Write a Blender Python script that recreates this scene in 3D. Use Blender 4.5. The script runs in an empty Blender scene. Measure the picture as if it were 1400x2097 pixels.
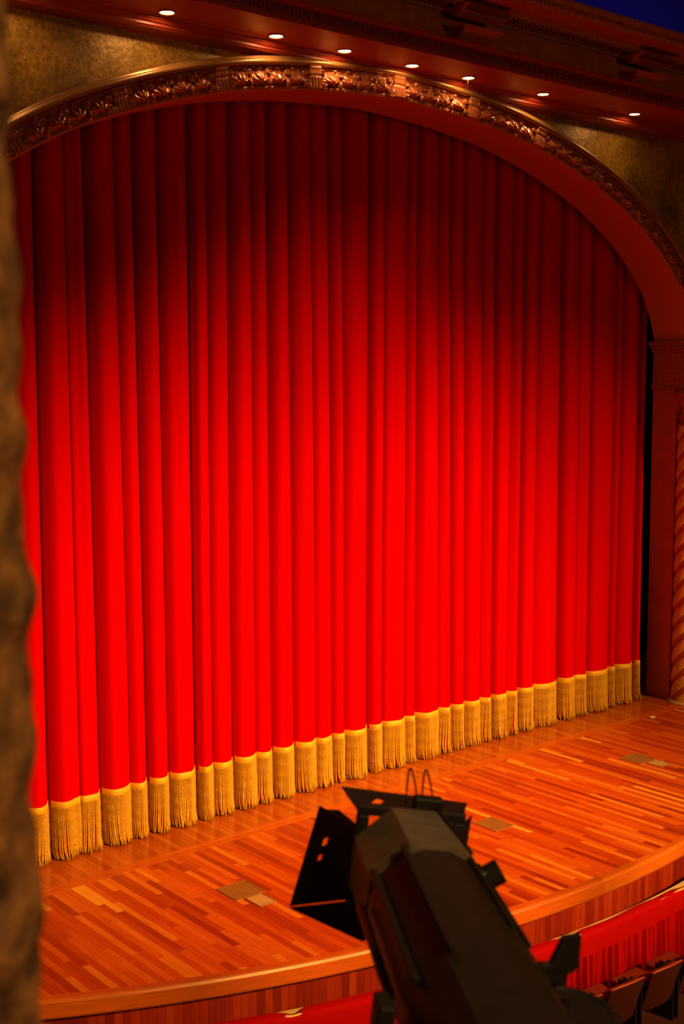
import bpy, bmesh, math, random
import numpy as np
from mathutils import Vector, Matrix

random.seed(7); rng = np.random.default_rng(7)
PI = math.pi
scene = bpy.context.scene
COL = scene.collection

# ------------------------------------------------------------------ camera
YAW, PITCH, ROLL = math.radians(40.209), math.radians(6.298), math.radians(-0.177)
FPX = 2534.66
cam_d = bpy.data.cameras.new('camera'); cam = bpy.data.objects.new('camera', cam_d); COL.objects.link(cam)
fw = Vector((math.sin(YAW)*math.cos(PITCH), math.cos(YAW)*math.cos(PITCH), -math.sin(PITCH)))
rt = Vector((math.cos(YAW), -math.sin(YAW), 0)); up = rt.cross(fw)
rt2 = rt*math.cos(ROLL)+up*math.sin(ROLL); up2 = -rt*math.sin(ROLL)+up*math.cos(ROLL)
CAMPOS = Vector((-11.95, -13.65, 6.0))
cam.matrix_world = Matrix(((rt2.x, up2.x, -fw.x, CAMPOS.x), (rt2.y, up2.y, -fw.y, CAMPOS.y), (rt2.z, up2.z, -fw.z, CAMPOS.z), (0, 0, 0, 1)))
cam_d.sensor_fit = 'VERTICAL'; cam_d.sensor_height = 36.0; cam_d.sensor_width = 36.0*1400/2097
cam_d.lens = FPX/2097*36.0
cam_d.clip_start = 0.05; cam_d.clip_end = 200
cam_d.dof.use_dof = True; cam_d.dof.focus_distance = 19.5; cam_d.dof.aperture_fstop = 5.6
scene.camera = cam

# ------------------------------------------------------------------ view, world
vs = scene.view_settings
vs.view_transform = 'Standard'; vs.look = 'None'; vs.gamma = 1.0; vs.use_curve_mapping = False; vs.exposure = 0.0
w = bpy.data.worlds.new('world'); scene.world = w; w.use_nodes = True
w.node_tree.nodes['Background'].inputs[0].default_value = (1.0, 0.24, 0.05, 1)
w.node_tree.nodes['Background'].inputs[1].default_value = 0.028

# ------------------------------------------------------------------ lights
def aim(o, target):
    d = Vector(target)-o.location
    o.rotation_euler = d.to_track_quat('-Z', 'Y').to_euler()
def spot(name, loc, target, watt, size_deg, blend, color, radius=0.12, sc=(1, 1, 1)):
    d = bpy.data.lights.new(name, 'SPOT'); d.energy = watt; d.spot_size = math.radians(size_deg); d.spot_blend = blend
    d.color = color; d.shadow_soft_size = radius
    o = bpy.data.objects.new(name, d); COL.objects.link(o); o.location = loc; aim(o, target); o.scale = sc
    return o
WARM = (1.0, 0.52, 0.09)
spot('front_of_house_spot', (1.5, -17.5, 8.5), (-0.8, 0, 1.1), 18500, 44.5, 1.0, WARM, 0.25)
spot('front_of_house_spot', (-4.5, -17.0, 8.5), (-4.8, 0, 0.6), 8800, 43, 1.0, WARM, 0.25)
spot('front_of_house_spot', (6.0, -17.0, 8.5), (3.6, 0, 0.9), 9000, 42, 1.0, WARM, 0.25)
spot('stage_floor_fill', (1.5, -7.0, 13.0), (1.0, -1.5, 0), 1200, 36, 1.0, WARM, 0.3)  # added fill from above, for the bright patch on mid-stage boards
def area(name, loc, target, watt, sx, sy, color):
    d = bpy.data.lights.new(name, 'AREA'); d.shape = 'RECTANGLE'; d.size = sx; d.size_y = sy; d.energy = watt; d.color = color
    o = bpy.data.objects.new(name, d); COL.objects.link(o); o.location = loc; aim(o, target)
    return o
g = area('foreground_fill', (-10.0, -17.8, 11.0), (-11.2, -12.6, 5.2), 38, 1.5, 1.5, (1.0, 0.60, 0.22)); g.data.spread = math.radians(60)  # added unseen fill, spread narrowed to the near wall and spotlight
area('arch_front_fill', (1.0, -22.0, 7.5), (0, -0.7, 8.6), 200, 0.7, 0.5, (1.0, 0.48, 0.13))  # added weak fill from the front, lifting the carved band and cornice
area('blue_cove_strip', (3.6, -1.8, 11.25), (3.6, -1.4, 12.4), 2.0, 5.0, 0.12, (0.02, 0.05, 1.0))

# ------------------------------------------------------------------ helpers
def link_mesh(name, me, mat=None, parent=None):
    o = bpy.data.objects.new(name, me); COL.objects.link(o)
    if mat is not None:
        for m in (mat if isinstance(mat, (list, tuple)) else [mat]): me.materials.append(m)
    if parent is not None: o.parent = parent
    return o
def mesh(name, verts, faces, mat=None, parent=None, smooth=False):
    me = bpy.data.meshes.new(name)
    me.from_pydata([tuple(map(float, v)) for v in verts], [], [tuple(map(int, f)) for f in faces])
    me.update()
    if smooth: me.polygons.foreach_set('use_smooth', [True]*len(me.polygons))
    return link_mesh(name, me, mat, parent)
def from_bm(name, bm, mat=None, parent=None, smooth=False):
    me = bpy.data.meshes.new(name); bmesh.ops.recalc_face_normals(bm, faces=bm.faces); bm.to_mesh(me); bm.free()
    if smooth: me.polygons.foreach_set('use_smooth', [True]*len(me.polygons))
    return link_mesh(name, me, mat, parent)
def grid_faces(nu, nv, closed_u=False, closed_v=False):
    f = []
    for i in range(nu if closed_u else nu-1):
        for j in range(nv if closed_v else nv-1):
            a = i*nv+j; b = ((i+1) % nu)*nv+j; c = ((i+1) % nu)*nv+(j+1) % nv; d = i*nv+(j+1) % nv
            f.append((a, b, c, d))
    return f
def tag(o, label=None, cat=None, group=None, kind=None):
    if label: o['label'] = label
    if cat: o['category'] = cat
    if group: o['group'] = group
    if kind: o['kind'] = kind
    return o
def empty(name, loc=(0, 0, 0), rotz=0.0):
    o = bpy.data.objects.new(name, None); COL.objects.link(o); o.location = loc; o.rotation_euler = (0, 0, rotz)
    o.empty_display_size = 0.1
    return o
def struct(o): o['kind'] = 'structure'; return o
def bm_box(bm, x0, x1, y0, y1, z0, z1, bev=0.0, mtx=None):
    r = bmesh.ops.create_cube(bm, size=1.0)
    vs_ = r['verts']
    bmesh.ops.scale(bm, vec=(x1-x0, y1-y0, z1-z0), verts=vs_)
    bmesh.ops.translate(bm, vec=((x0+x1)/2, (y0+y1)/2, (z0+z1)/2), verts=vs_)
    if bev > 0:
        es = list({e for v in vs_ for e in v.link_edges})
        rb = bmesh.ops.bevel(bm, geom=es, offset=bev, segments=2, affect='EDGES', profile=0.5)
        vs_ = list({v for f in rb['faces'] for v in f.verts} | {v for v in vs_ if v.is_valid})
    if mtx is not None: bmesh.ops.transform(bm, matrix=mtx, verts=vs_)
    return vs_
def bm_cyl(bm, p0, p1, r0, r1=None, seg=20, caps=True):
    p0 = Vector(p0); p1 = Vector(p1); r1 = r0 if r1 is None else r1
    d = p1-p0; m = Matrix.Translation((p0+p1)/2) @ d.to_track_quat('Z', 'Y').to_matrix().to_4x4()
    bmesh.ops.create_cone(bm, cap_ends=caps, segments=seg, radius1=r0, radius2=r1, depth=d.length, matrix=m)
def bm_tube(bm, pts, r, seg=8):
    pts = [Vector(p) for p in pts]; rings = []
    for i, p in enumerate(pts):
        t = (pts[min(i+1, len(pts)-1)]-pts[max(i-1, 0)]).normalized()
        a = t.orthogonal().normalized() if i == 0 else (rings_a - t*rings_a.dot(t)).normalized()
        rings_a = a; b = t.cross(a)
        rings.append([bm.verts.new(p+(a*math.cos(k*2*PI/seg)+b*math.sin(k*2*PI/seg))*r) for k in range(seg)])
    for i in range(len(rings)-1):
        for k in range(seg):
            bm.faces.new((rings[i][k], rings[i][(k+1) % seg], rings[i+1][(k+1) % seg], rings[i+1][k]))
    bm.faces.new(rings[0]); bm.faces.new(rings[-1])
def lathe(prof, seg=40, center=(0, 0)):
    v = []; n = len(prof)
    for k in range(seg):
        a = 2*PI*k/seg
        for r, z in prof: v.append((center[0]+r*math.cos(a), center[1]+r*math.sin(a), z))
    f = grid_faces(seg, n, closed_u=True)
    f.append([k*n+n-1 for k in range(seg)]); f.append([k*n for k in range(seg)][::-1])
    return v, f
def extrude_x(prof, x0, x1, n=2):
    xs = np.linspace(x0, x1, n); v = [(x, y, z) for x in xs for y, z in prof]
    return v, grid_faces(n, len(prof))

# ------------------------------------------------------------------ materials
def new_mat(name):
    m = bpy.data.materials.new(name); m.use_nodes = True
    nt = m.node_tree; return m, nt, nt.nodes['Principled BSDF']
def simple(name, col, rough=0.5, metal=0.0, noise=0.0, nscale=8.0, bump=0.0, sheen=0.0):
    m, nt, b = new_mat(name)
    b.inputs['Base Color'].default_value = (*col, 1); b.inputs['Roughness'].default_value = rough; b.inputs['Metallic'].default_value = metal
    if sheen: 
        b.inputs['Sheen Weight'].default_value = sheen; b.inputs['Sheen Tint'].default_value = (*[min(1, c*1.3) for c in col], 1)
    if noise or bump:
        tc = nt.nodes.new('ShaderNodeTexCoord'); n = nt.nodes.new('ShaderNodeTexNoise'); n.inputs['Scale'].default_value = nscale; n.inputs['Detail'].default_value = 6
        nt.links.new(tc.outputs['Object'], n.inputs['Vector'])
        if noise:
            r = nt.nodes.new('ShaderNodeValToRGB'); r.color_ramp.elements[0].position = 0.3; r.color_ramp.elements[1].position = 0.7
            r.color_ramp.elements[0].color = (*[c*(1-noise) for c in col], 1); r.color_ramp.elements[1].color = (*[min(1, c*(1+noise)) for c in col], 1)
            nt.links.new(n.outputs['Fac'], r.inputs['Fac']); nt.links.new(r.outputs['Color'], b.inputs['Base Color'])
        if bump:
            bp = nt.nodes.new('ShaderNodeBump'); bp.inputs['Strength'].default_value = bump; bp.inputs['Distance'].default_value = 0.02
            nt.links.new(n.outputs['Fac'], bp.inputs['Height']); nt.links.new(bp.outputs['Normal'], b.inputs['Normal'])
    return m
def math_node(nt, op, a, b=None):
    n = nt.nodes.new('ShaderNodeMath'); n.operation = op
    for i, x in enumerate((a, b)):
        if x is None: continue
        if isinstance(x, (int, float)): n.inputs[i].default_value = x
        else: nt.links.new(x, n.inputs[i])
    return n.outputs[0]
def planks(name, stops, across, width, length, rough=0.25, seam=0.32, grain=0.25):
    """boards: across = function(nt, sep) -> (coordinate across the boards, coordinate along them)"""
    m, nt, b = new_mat(name)
    tc = nt.nodes.new('ShaderNodeTexCoord'); sep = nt.nodes.new('ShaderNodeSeparateXYZ'); nt.links.new(tc.outputs['Object'], sep.inputs[0])
    u, v = across(nt, sep)
    us = math_node(nt, 'DIVIDE', u, width); row = math_node(nt, 'FLOOR', us)
    wn = nt.nodes.new('ShaderNodeTexWhiteNoise'); wn.noise_dimensions = '1D'; nt.links.new(row, wn.inputs['W'])
    vl = math_node(nt, 'ADD', math_node(nt, 'DIVIDE', v, length), math_node(nt, 'MULTIPLY', wn.outputs['Value'], 17.3))
    seg = math_node(nt, 'FLOOR', vl)
    cb = nt.nodes.new('ShaderNodeCombineXYZ'); nt.links.new(row, cb.inputs[0]); nt.links.new(seg, cb.inputs[1])
    wn2 = nt.nodes.new('ShaderNodeTexWhiteNoise'); wn2.noise_dimensions = '2D'; nt.links.new(cb.outputs[0], wn2.inputs['Vector'])
    cr = nt.nodes.new('ShaderNodeValToRGB'); el = cr.color_ramp.elements
    while len(el) < len(stops): el.new(0.5)
    for e, (p, c) in zip(el, stops): e.position = p; e.color = (*c, 1)
    nt.links.new(wn2.outputs['Value'], cr.inputs['Fac'])
    # grain stretched along the board
    cg = nt.nodes.new('ShaderNodeCombineXYZ'); nt.links.new(math_node(nt, 'MULTIPLY', u, 60.0), cg.inputs[0]); nt.links.new(math_node(nt, 'MULTIPLY', v, 3.0), cg.inputs[1])
    nt.links.new(math_node(nt, 'MULTIPLY', wn2.outputs['Value'], 40.0), cg.inputs[2])
    ns = nt.nodes.new('ShaderNodeTexNoise'); ns.inputs['Scale'].default_value = 1.0; ns.inputs['Detail'].default_value = 5; nt.links.new(cg.outputs[0], ns.inputs['Vector'])
    gr = nt.nodes.new('ShaderNodeMapRange'); gr.inputs['To Min'].default_value = 1-grain; gr.inputs['To Max'].default_value = 1+grain
    gr.inputs['From Min'].default_value = 0.25; gr.inputs['From Max'].default_value = 0.75; nt.links.new(ns.outputs['Fac'], gr.inputs['Value'])
    # seams
    fu = math_node(nt, 'FRACT', us); eu = math_node(nt, 'MINIMUM', fu, math_node(nt, 'SUBTRACT', 1.0, fu))
    fv = math_node(nt, 'FRACT', vl); ev = math_node(nt, 'MULTIPLY', math_node(nt, 'MINIMUM', fv, math_node(nt, 'SUBTRACT', 1.0, fv)), length/width)
    e_ = math_node(nt, 'MINIMUM', eu, ev)
    sm = nt.nodes.new('ShaderNodeMapRange'); sm.inputs['From Max'].default_value = 0.06; sm.inputs['To Min'].default_value = 1-seam; sm.inputs['To Max'].default_value = 1.0
    nt.links.new(e_, sm.inputs['Value'])
    k = math_node(nt, 'MULTIPLY', gr.outputs[0], sm.outputs[0])
    mx = nt.nodes.new('ShaderNodeVectorMath'); mx.operation = 'SCALE'; nt.links.new(cr.outputs['Color'], mx.inputs[0]); nt.links.new(k, mx.inputs['Scale'])
    nt.links.new(mx.outputs[0], b.inputs['Base Color'])
    b.inputs['Roughness'].default_value = rough
    bp = nt.nodes.new('ShaderNodeBump'); bp.inputs['Strength'].default_value = 0.08; bp.inputs['Distance'].default_value = 0.01
    nt.links.new(ns.outputs['Fac'], bp.inputs['Height']); nt.links.new(bp.outputs['Normal'], b.inputs['Normal'])
    return m
XY = lambda nt, s: (s.outputs['X'], s.outputs['Y'])
YX = lambda nt, s: (s.outputs['Y'], s.outputs['X'])
APC = (-0.196, 8.99)                                    # centre of the curved stage front
def ANG(nt, s):
    a = math_node(nt, 'ARCTAN2', math_node(nt, 'SUBTRACT', s.outputs['X'], APC[0]), math_node(nt, 'SUBTRACT', APC[1], s.outputs['Y']))
    return math_node(nt, 'MULTIPLY', a, 13.7), s.outputs['Z']
def ANGR(nt, s):
    a, z = ANG(nt, s)
    return math_node(nt, 'ADD', z, 5.02), a
WOOD = [(0.0, (0.30, 0.030, 0.004)), (0.18, (0.46, 0.055, 0.006)), (0.5, (0.58, 0.085, 0.008)), (0.82, (0.68, 0.135, 0.013)), (0.95, (0.76, 0.22, 0.022)), (1.0, (0.90, 0.42, 0.05))]
WOOD_BACK = [(0.0, (0.42, 0.075, 0.008)), (0.5, (0.52, 0.105, 0.012)), (1.0, (0.62, 0.15, 0.018))]
WOOD_TRIM = [(0.0, (0.58, 0.10, 0.010)), (1.0, (0.68, 0.15, 0.016))]
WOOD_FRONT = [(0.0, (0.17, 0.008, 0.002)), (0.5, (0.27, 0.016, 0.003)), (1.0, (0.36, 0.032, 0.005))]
M = {}
M['stage'] = planks('stage_boards', WOOD, XY, 0.085, 1.25, 0.34)
M['stage_back'] = planks('rear_stage_boards', WOOD_BACK, XY, 0.085, 1.6, 0.17, 0.35, 0.12)
M['strip'] = planks('inlay_boards', WOOD_TRIM, YX, 0.1, 2.4, 0.26, 0.5, 0.15)
M['nosing'] = planks('nosing_boards', WOOD_TRIM, ANGR, 20.0, 2.6, 0.34, 0.4, 0.2)
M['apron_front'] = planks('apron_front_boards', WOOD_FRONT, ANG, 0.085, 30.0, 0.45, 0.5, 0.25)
M['velvet'] = simple('red_velvet', (0.62, 0.0004, 0.0004), 0.9); M['velvet'].node_tree.nodes['Principled BSDF'].inputs['Specular IOR Level'].default_value = 0.0
M['gold_cord'] = simple('gold_cord', (0.58, 0.31, 0.022), 0.65, noise=0.3, nscale=60)
M['gold_band'] = simple('gold_braid', (0.80, 0.48, 0.03), 0.55, noise=0.15, nscale=80)
M['wall'] = simple('mottled_gold_plaster', (0.38, 0.17, 0.022), 0.42, 0.25, noise=0.5, nscale=1.6, bump=0.0)
M['soffit'] = simple('red_brown_paint', (0.56, 0.135, 0.035), 0.6)
M['bronze'] = simple('carved_bronze', (0.46, 0.11, 0.036), 0.22, 0.3, noise=0.35, nscale=14)
M['gilt'] = simple('dull_gilt', (0.42, 0.17, 0.045), 0.33, 0.45)
M['cornice'] = simple('cornice_red_paint', (0.40, 0.034, 0.010), 0.45, 0.1)
M['frieze'] = simple('frieze_brown_paint', (0.42, 0.11, 0.035), 0.7, noise=0.2, nscale=5)
M['crown'] = simple('crown_gilt', (0.45, 0.14, 0.04), 0.5, 0.2, noise=0.3, nscale=25)
M['dark'] = simple('void_black', (0.004, 0.003, 0.003), 0.9)
M['carpet'] = simple('dark_red_carpet', (0.06, 0.008, 0.006), 0.95, noise=0.3, nscale=30)
M['ceiling'] = simple('ceiling_plaster', (0.03, 0.04, 0.5), 0.9)

def add_wall_detail(m):
    """mottled gilding: large clouds times fine vertical brushing"""
    nt = m.node_tree; b = nt.nodes['Principled BSDF']
    tc = nt.nodes.new('ShaderNodeTexCoord')
    n2 = nt.nodes.new('ShaderNodeTexNoise'); n2.inputs['Scale'].default_value = 22; n2.inputs['Detail'].default_value = 8
    nt.links.new(tc.outputs['Object'], n2.inputs['Vector'])
    src = b.inputs['Base Color'].links[0].from_socket
    mr = nt.nodes.new('ShaderNodeMapRange'); mr.inputs['From Min'].default_value = 0.3; mr.inputs['From Max'].default_value = 0.7
    mr.inputs['To Min'].default_value = 0.55; mr.inputs['To Max'].default_value = 1.4; nt.links.new(n2.outputs['Fac'], mr.inputs['Value'])
    mx = nt.nodes.new('ShaderNodeVectorMath'); mx.operation = 'SCALE'; nt.links.new(src, mx.inputs[0]); nt.links.new(mr.outputs[0], mx.inputs['Scale'])
    nt.links.new(mx.outputs[0], b.inputs['Base Color'])
    bp = nt.nodes.new('ShaderNodeBump'); bp.inputs['Strength'].default_value = 0.35; bp.inputs['Distance'].default_value = 0.02
    nt.links.new(n2.outputs['Fac'], bp.inputs['Height']); nt.links.new(bp.outputs['Normal'], b.inputs['Normal'])
add_wall_detail(M['wall'])

# ================================================================== SETTING
R_EDGE = 13.685
def arc_pts(r, a0, a1, n): 
    return [(APC[0]+r*math.sin(a), APC[1]-r*math.cos(a)) for a in np.linspace(a0, a1, n)]
A0, A1 = -0.62, 0.74
# stage floor in front of the inlay strip
STRIP0, STRIP1 = -0.885, -0.685
pts = arc_pts(R_EDGE, A0, A1, 90)
v = [(x, y, 0) for x, y in pts]+[(x, STRIP0, 0) for x, y in pts]
n = len(pts)
floor = struct(mesh('floor', v, [(i, i+1, n+i+1, n+i) for i in range(n-1)], M['stage']))
xa, xb = -9.5, 10.5
mesh('rear_boards', [(xa, STRIP1, 0), (xb, STRIP1, 0), (xb, 3.0, 0), (xa, 3.0, 0)], [(0, 1, 2, 3)], M['stage_back'], floor)
bm = bmesh.new(); bm_box(bm, xa, xb, STRIP0, STRIP1, -0.02, 0.0015); from_bm('inlay_strip', bm, M['strip'], floor)
# rounded nosing around the curved front
prof = [(R_EDGE, 0.0), (R_EDGE, 0.004), (13.76, 0.004), (13.785, -0.004), (13.80, -0.03), (13.80, -0.17), (13.79, -0.19), (13.76, -0.2), (13.70, -0.2)]
angs = np.linspace(A0, A1, 120)
v = [(APC[0]+r*math.sin(a), APC[1]-r*math.cos(a), z) for a in angs for r, z in prof]
struct(mesh('trim_1', v, grid_faces(120, len(prof)), M['nosing']))
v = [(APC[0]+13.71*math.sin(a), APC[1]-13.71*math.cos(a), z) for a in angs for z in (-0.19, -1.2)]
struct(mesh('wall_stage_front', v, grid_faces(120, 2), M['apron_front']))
# auditorium floor
pts = arc_pts(13.71, A0, A1, 60)
v = [(x, y, -1.2) for x, y in pts]+[(x*1.0, -20.0, -1.2) for x, y in pts]
n = len(pts)
struct(mesh('floor_auditorium', v, [(i, n+i, n+i+1, i+1) for i in range(n-1)], M['carpet']))

# ---- proscenium arch curve (half given, mirrored)
H = [(0, 9.78), (0.66, 9.755), (1.65, 9.67), (2.73, 9.50), (3.9, 9.18), (5.17, 8.67), (6.28, 7.95), (6.88, 7.29), (7.18, 6.60)]
full = [(-x, z) for x, z in H[:0:-1]]+H
P = np.array(full)
def catmull(P, k=30):
    Q = np.vstack([[P[0, 0], P[0, 1]-0.7], P, [P[-1, 0], P[-1, 1]-0.7]]); out = []
    for i in range(1, len(Q)-2):
        p0, p1, p2, p3 = Q[i-1:i+3]
        t0 = 0; t1 = np.hypot(*(p1-p0))**.5; t2 = t1+np.hypot(*(p2-p1))**.5; t3 = t2+np.hypot(*(p3-p2))**.5
        for t in np.linspace(t1, t2, k, endpoint=False):
            a1 = (t1-t)/(t1-t0)*p0+(t-t0)/(t1-t0)*p1; a2 = (t2-t)/(t2-t1)*p1+(t-t1)/(t2-t1)*p2; a3 = (t3-t)/(t3-t2)*p2+(t-t2)/(t3-t2)*p3
            b1 = (t2-t)/(t2-t0)*a1+(t-t0)/(t2-t0)*a2; b2 = (t3-t)/(t3-t1)*a2+(t-t1)/(t3-t1)*a3
            out.append((t2-t)/(t2-t1)*b1+(t-t1)/(t2-t1)*b2)
    out.append(Q[-2]); return np.array(out)
ARC = catmull(P)
SL = np.r_[0, np.cumsum(np.hypot(*np.diff(ARC, axis=0).T))]
s_crown = SL[np.argmax(ARC[:, 1])]; SL = SL-s_crown
def arch(s):
    x = np.interp(s, SL, ARC[:, 0]); z = np.interp(s, SL, ARC[:, 1])
    e = 0.12
    dx = np.interp(s+e, SL, ARC[:, 0])-np.interp(s-e, SL, ARC[:, 0]); dz = np.interp(s+e, SL, ARC[:, 1])-np.interp(s-e, SL, ARC[:, 1])
    l = np.hypot(dx, dz); return x, z, -dz/l, dx/l            # point and outward normal
S0, S1 = SL[0], SL[-1]
ss = np.linspace(S0, S1, 160); ax, az, anx, anz = arch(ss)
anx[0], anz[0] = -1, 0; anx[-1], anz[-1] = 1, 0

# ---- wall above and beside the arch (front face), with thickness behind
YW = -0.48
def wall_with_arch(name, y, off, mat, top, xl, xr, zlow):
    v = []; f = []
    inner = [(-8.0, zlow)]+[(x+nx*off, z+nz*off) for x, z, nx, nz in zip(ax, az, anx, anz)]+[(8.0, zlow)]
    k = len(inner)
    outer = []
    for i, (x, z) in enumerate(inner):
        if i == 0: outer.append((xl, zlow))
        elif i == k-1: outer.append((xr, zlow))
        else:
            t = (i-1)/(k-3)
            # walk the rectangle: left side, top, right side
            if t < 0.12: outer.append((xl, 6.6+(top-6.6)*t/0.12))
            elif t > 0.88: outer.append((xr, 6.6+(top-6.6)*(1-t)/0.12))
            else: outer.append((xl+(xr-xl)*(t-0.12)/0.76, top))
    v = [(x, y, z) for x, z in inner]+[(x, y, z) for x, z in outer]
    f = [(i, i+1, k+i+1, k+i) for i in range(k-1)]
    return mesh(name, v, f, mat)
struct(wall_with_arch('wall_back', YW, 0.39, M['wall'], 10.9, -10.5, 13.0, -1.2))

# ---- the arch surround: soffit, carved band, gilt moulding
arch_root = empty('proscenium_arch', (0, -0.2, 6.6))
tag(arch_root, 'broad curved proscenium arch with carved bronze band and gilt moulding framing the red curtain', 'arch')
OFF = Vector((0, -0.2, 6.6))
def amesh(name, v, f, mat, smooth=False):
    return mesh(name, [(x-OFF.x, y-OFF.y, z-OFF.z) for x, y, z in v], f, mat, arch_root, smooth)
def sweep(name, prof, mat, s=ss, smooth=False):
    x, z, nx, nz = arch(s); nx[0], nz[0] = -1, 0; nx[-1], nz[-1] = 1, 0
    v = [(x[i]+nx[i]*r, y, z[i]+nz[i]*r) for i in range(len(s)) for r, y in prof]
    return amesh(name, v, grid_faces(len(s), len(prof)), mat, smooth)
sweep('soffit', [(0.36, 0.14), (0.0, 0.12), (0.0, -0.70), (0.012, -0.715), (0.03, -0.715)], M['soffit'])
sweep('gilt_moulding', [(0.298, -0.70), (0.298, -0.755), (0.306, -0.79), (0.325, -0.81), (0.35, -0.81), (0.368, -0.795), (0.376, -0.775), (0.39, -0.77), (0.405, -0.76), (0.415, -0.74), (0.41, -0.71), (0.40, -0.70), (0.40, YW)], M['gilt'], np.linspace(S0, S1, 240), True)
# carved band: height field of palmettes, scrolls, beads and plain blocks
ds, dv = 0.010, 0.0095
s_ = np.arange(S0, S1+ds, ds); vv = np.r_[0.0195, np.linspace(0.02, 0.296, 30), 0.2965]
Sg, Vg = np.meshgrid(s_, vv, indexing='ij')
def carve(S, V):
    per = 1.47
    u = (S+per/2) % per - per/2                        # -0.735..0.735, block at 0
    w = (V-0.02)/0.28
    h = np.zeros_like(S)
    d = np.abs(u)-0.735                                # distance to the middle of a panel (negative)
    m = (np.abs(u)-0.095)/0.64                         # 0 at block edge, 1 in the panel middle
    x = np.abs(u)-0.095                                # metres from block edge
    def ell(cx, cv, rx, rv, hh, k=1.0):
        q = ((x-cx)/rx)**2+((w-cv)/rv)**2
        return hh*np.clip(1-q, 0, None)**0.5*k
    # leaf fans: ridged petals spreading up from a base point
    for cx, cv, sc in ((0.20, 0.18, 1.0), (0.50, 0.18, 1.0)):
        dx = (x-cx); dw = (w-cv)*0.28; r = np.hypot(dx, dw); th = np.arctan2(dw, dx)
        fan = np.clip(1-(r/0.19)**2, 0, None)*(np.abs(th-PI/2) < 1.15)*(0.55+0.45*np.abs(np.cos(th*5.0)))
        h = np.maximum(h, 0.072*fan*np.clip(r/0.05, 0, 1))
    # scrolls
    for cx, cv in ((0.05, 0.70), (0.345, 0.66), (0.06, 0.22), (0.64, 0.7)):
        dx = (x-cx); dw = (w-cv)*0.28; r = np.hypot(dx, dw); th = np.arctan2(dw, dx)
        sp = np.clip(1-(r/0.062)**2, 0, None)**0.5*(0.35+0.65*(0.5+0.5*np.cos(r*190-th)))
        h = np.maximum(h, 0.058*sp)
    # buds and a hanging husk
    for cx, cv, rx, rv, hh in ((0.345, 0.25, 0.035, 0.22, 0.05), (0.63, 0.28, 0.03, 0.24, 0.05), (0.12, 0.45, 0.03, 0.16, 0.04), (0.42, 0.45, 0.028, 0.14, 0.038), (0.27, 0.86, 0.04, 0.12, 0.035), (0.50, 0.88, 0.05, 0.1, 0.035)):
        h = np.maximum(h, ell(cx, cv, rx, rv, hh))
    # bead rows at both edges
    bead = np.clip(1-((((S+10) % 0.045)-0.0225)/0.02)**2, 0, None)**0.5
    h = np.maximum(h, 0.022*bead*np.clip(1-((w-0.05)/0.045)**2, 0, None)**0.5)
    h = np.maximum(h, 0.028*bead*np.clip(1-((w-0.95)/0.05)**2, 0, None)**0.5)
    # plain block with flutes and a top fillet
    blk = np.abs(u) < 0.095
    hb = 0.055+0.008*np.cos(u*2*PI/0.048)*(w < 0.55)+0.01*(w > 0.85)-0.012*(np.abs(w-0.58) < 0.04)
    return np.where(blk, hb, h)
hg = carve(Sg, Vg)
hg += rng.normal(0, 0.0006, hg.shape); hg[:, 0] = 0; hg[:, -1] = 0
x, z, nx, nz = arch(s_)
VX = x[:, None]+nx[:, None]*Vg; VZ = z[:, None]+nz[:, None]*Vg; VY = -0.705-hg*1.35
amesh('carved_band', np.stack([VX, VY, VZ], -1).reshape(-1, 3), grid_faces(len(s_), len(vv)), M['bronze'], True)

# ---- lower cornice over the arch
XL, XR = -10.5, 13.0
DY, DZ = -0.48, -0.17                                   # soffit level and projection of the whole entablature
prof = [(YW, 10.045), (-0.60, 10.045), (-0.62, 10.052), (-0.70, 10.052)]+[(y+DY, z+DZ) for y, z in ((-0.25, 10.225), (-0.275, 10.245), (-0.29, 10.25), (-0.29, 10.275), (-0.32, 10.285), (-0.34, 10.31), (-0.36, 10.315), (-0.36, 10.335), (-0.385, 10.35),
        (-1.08, 10.35), (-1.09, 10.335), (-1.16, 10.335), (-1.165, 10.35), (-1.165, 10.40), (-1.125, 10.41), (-1.125, 10.525), (-1.19, 10.53), (-1.205, 10.545), (-1.22, 10.575), (-1.21, 10.59), (-0.9, 10.61))]
v, f = extrude_x(prof, XL, XR)
cor = struct(mesh('trim_2', v, f, M['cornice']))
bm = bmesh.new()
xk = -6.0
while xk < 10.5:                                        # key-pattern blocks: an upright U in each
    for a, b_, z0, z1 in ((0.0, 0.022, 10.425, 10.52), (0.066, 0.088, 10.425, 10.52), (0.022, 0.066, 10.425, 10.447), (0.036, 0.052, 10.465, 10.52)):
        bm_box(bm, xk+a, xk+b_, -1.155+DY, -1.12+DY, z0+DZ, z1+DZ)
    xk += 0.124
from_bm('key_pattern_band', bm, M['cornice'], cor)
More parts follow.
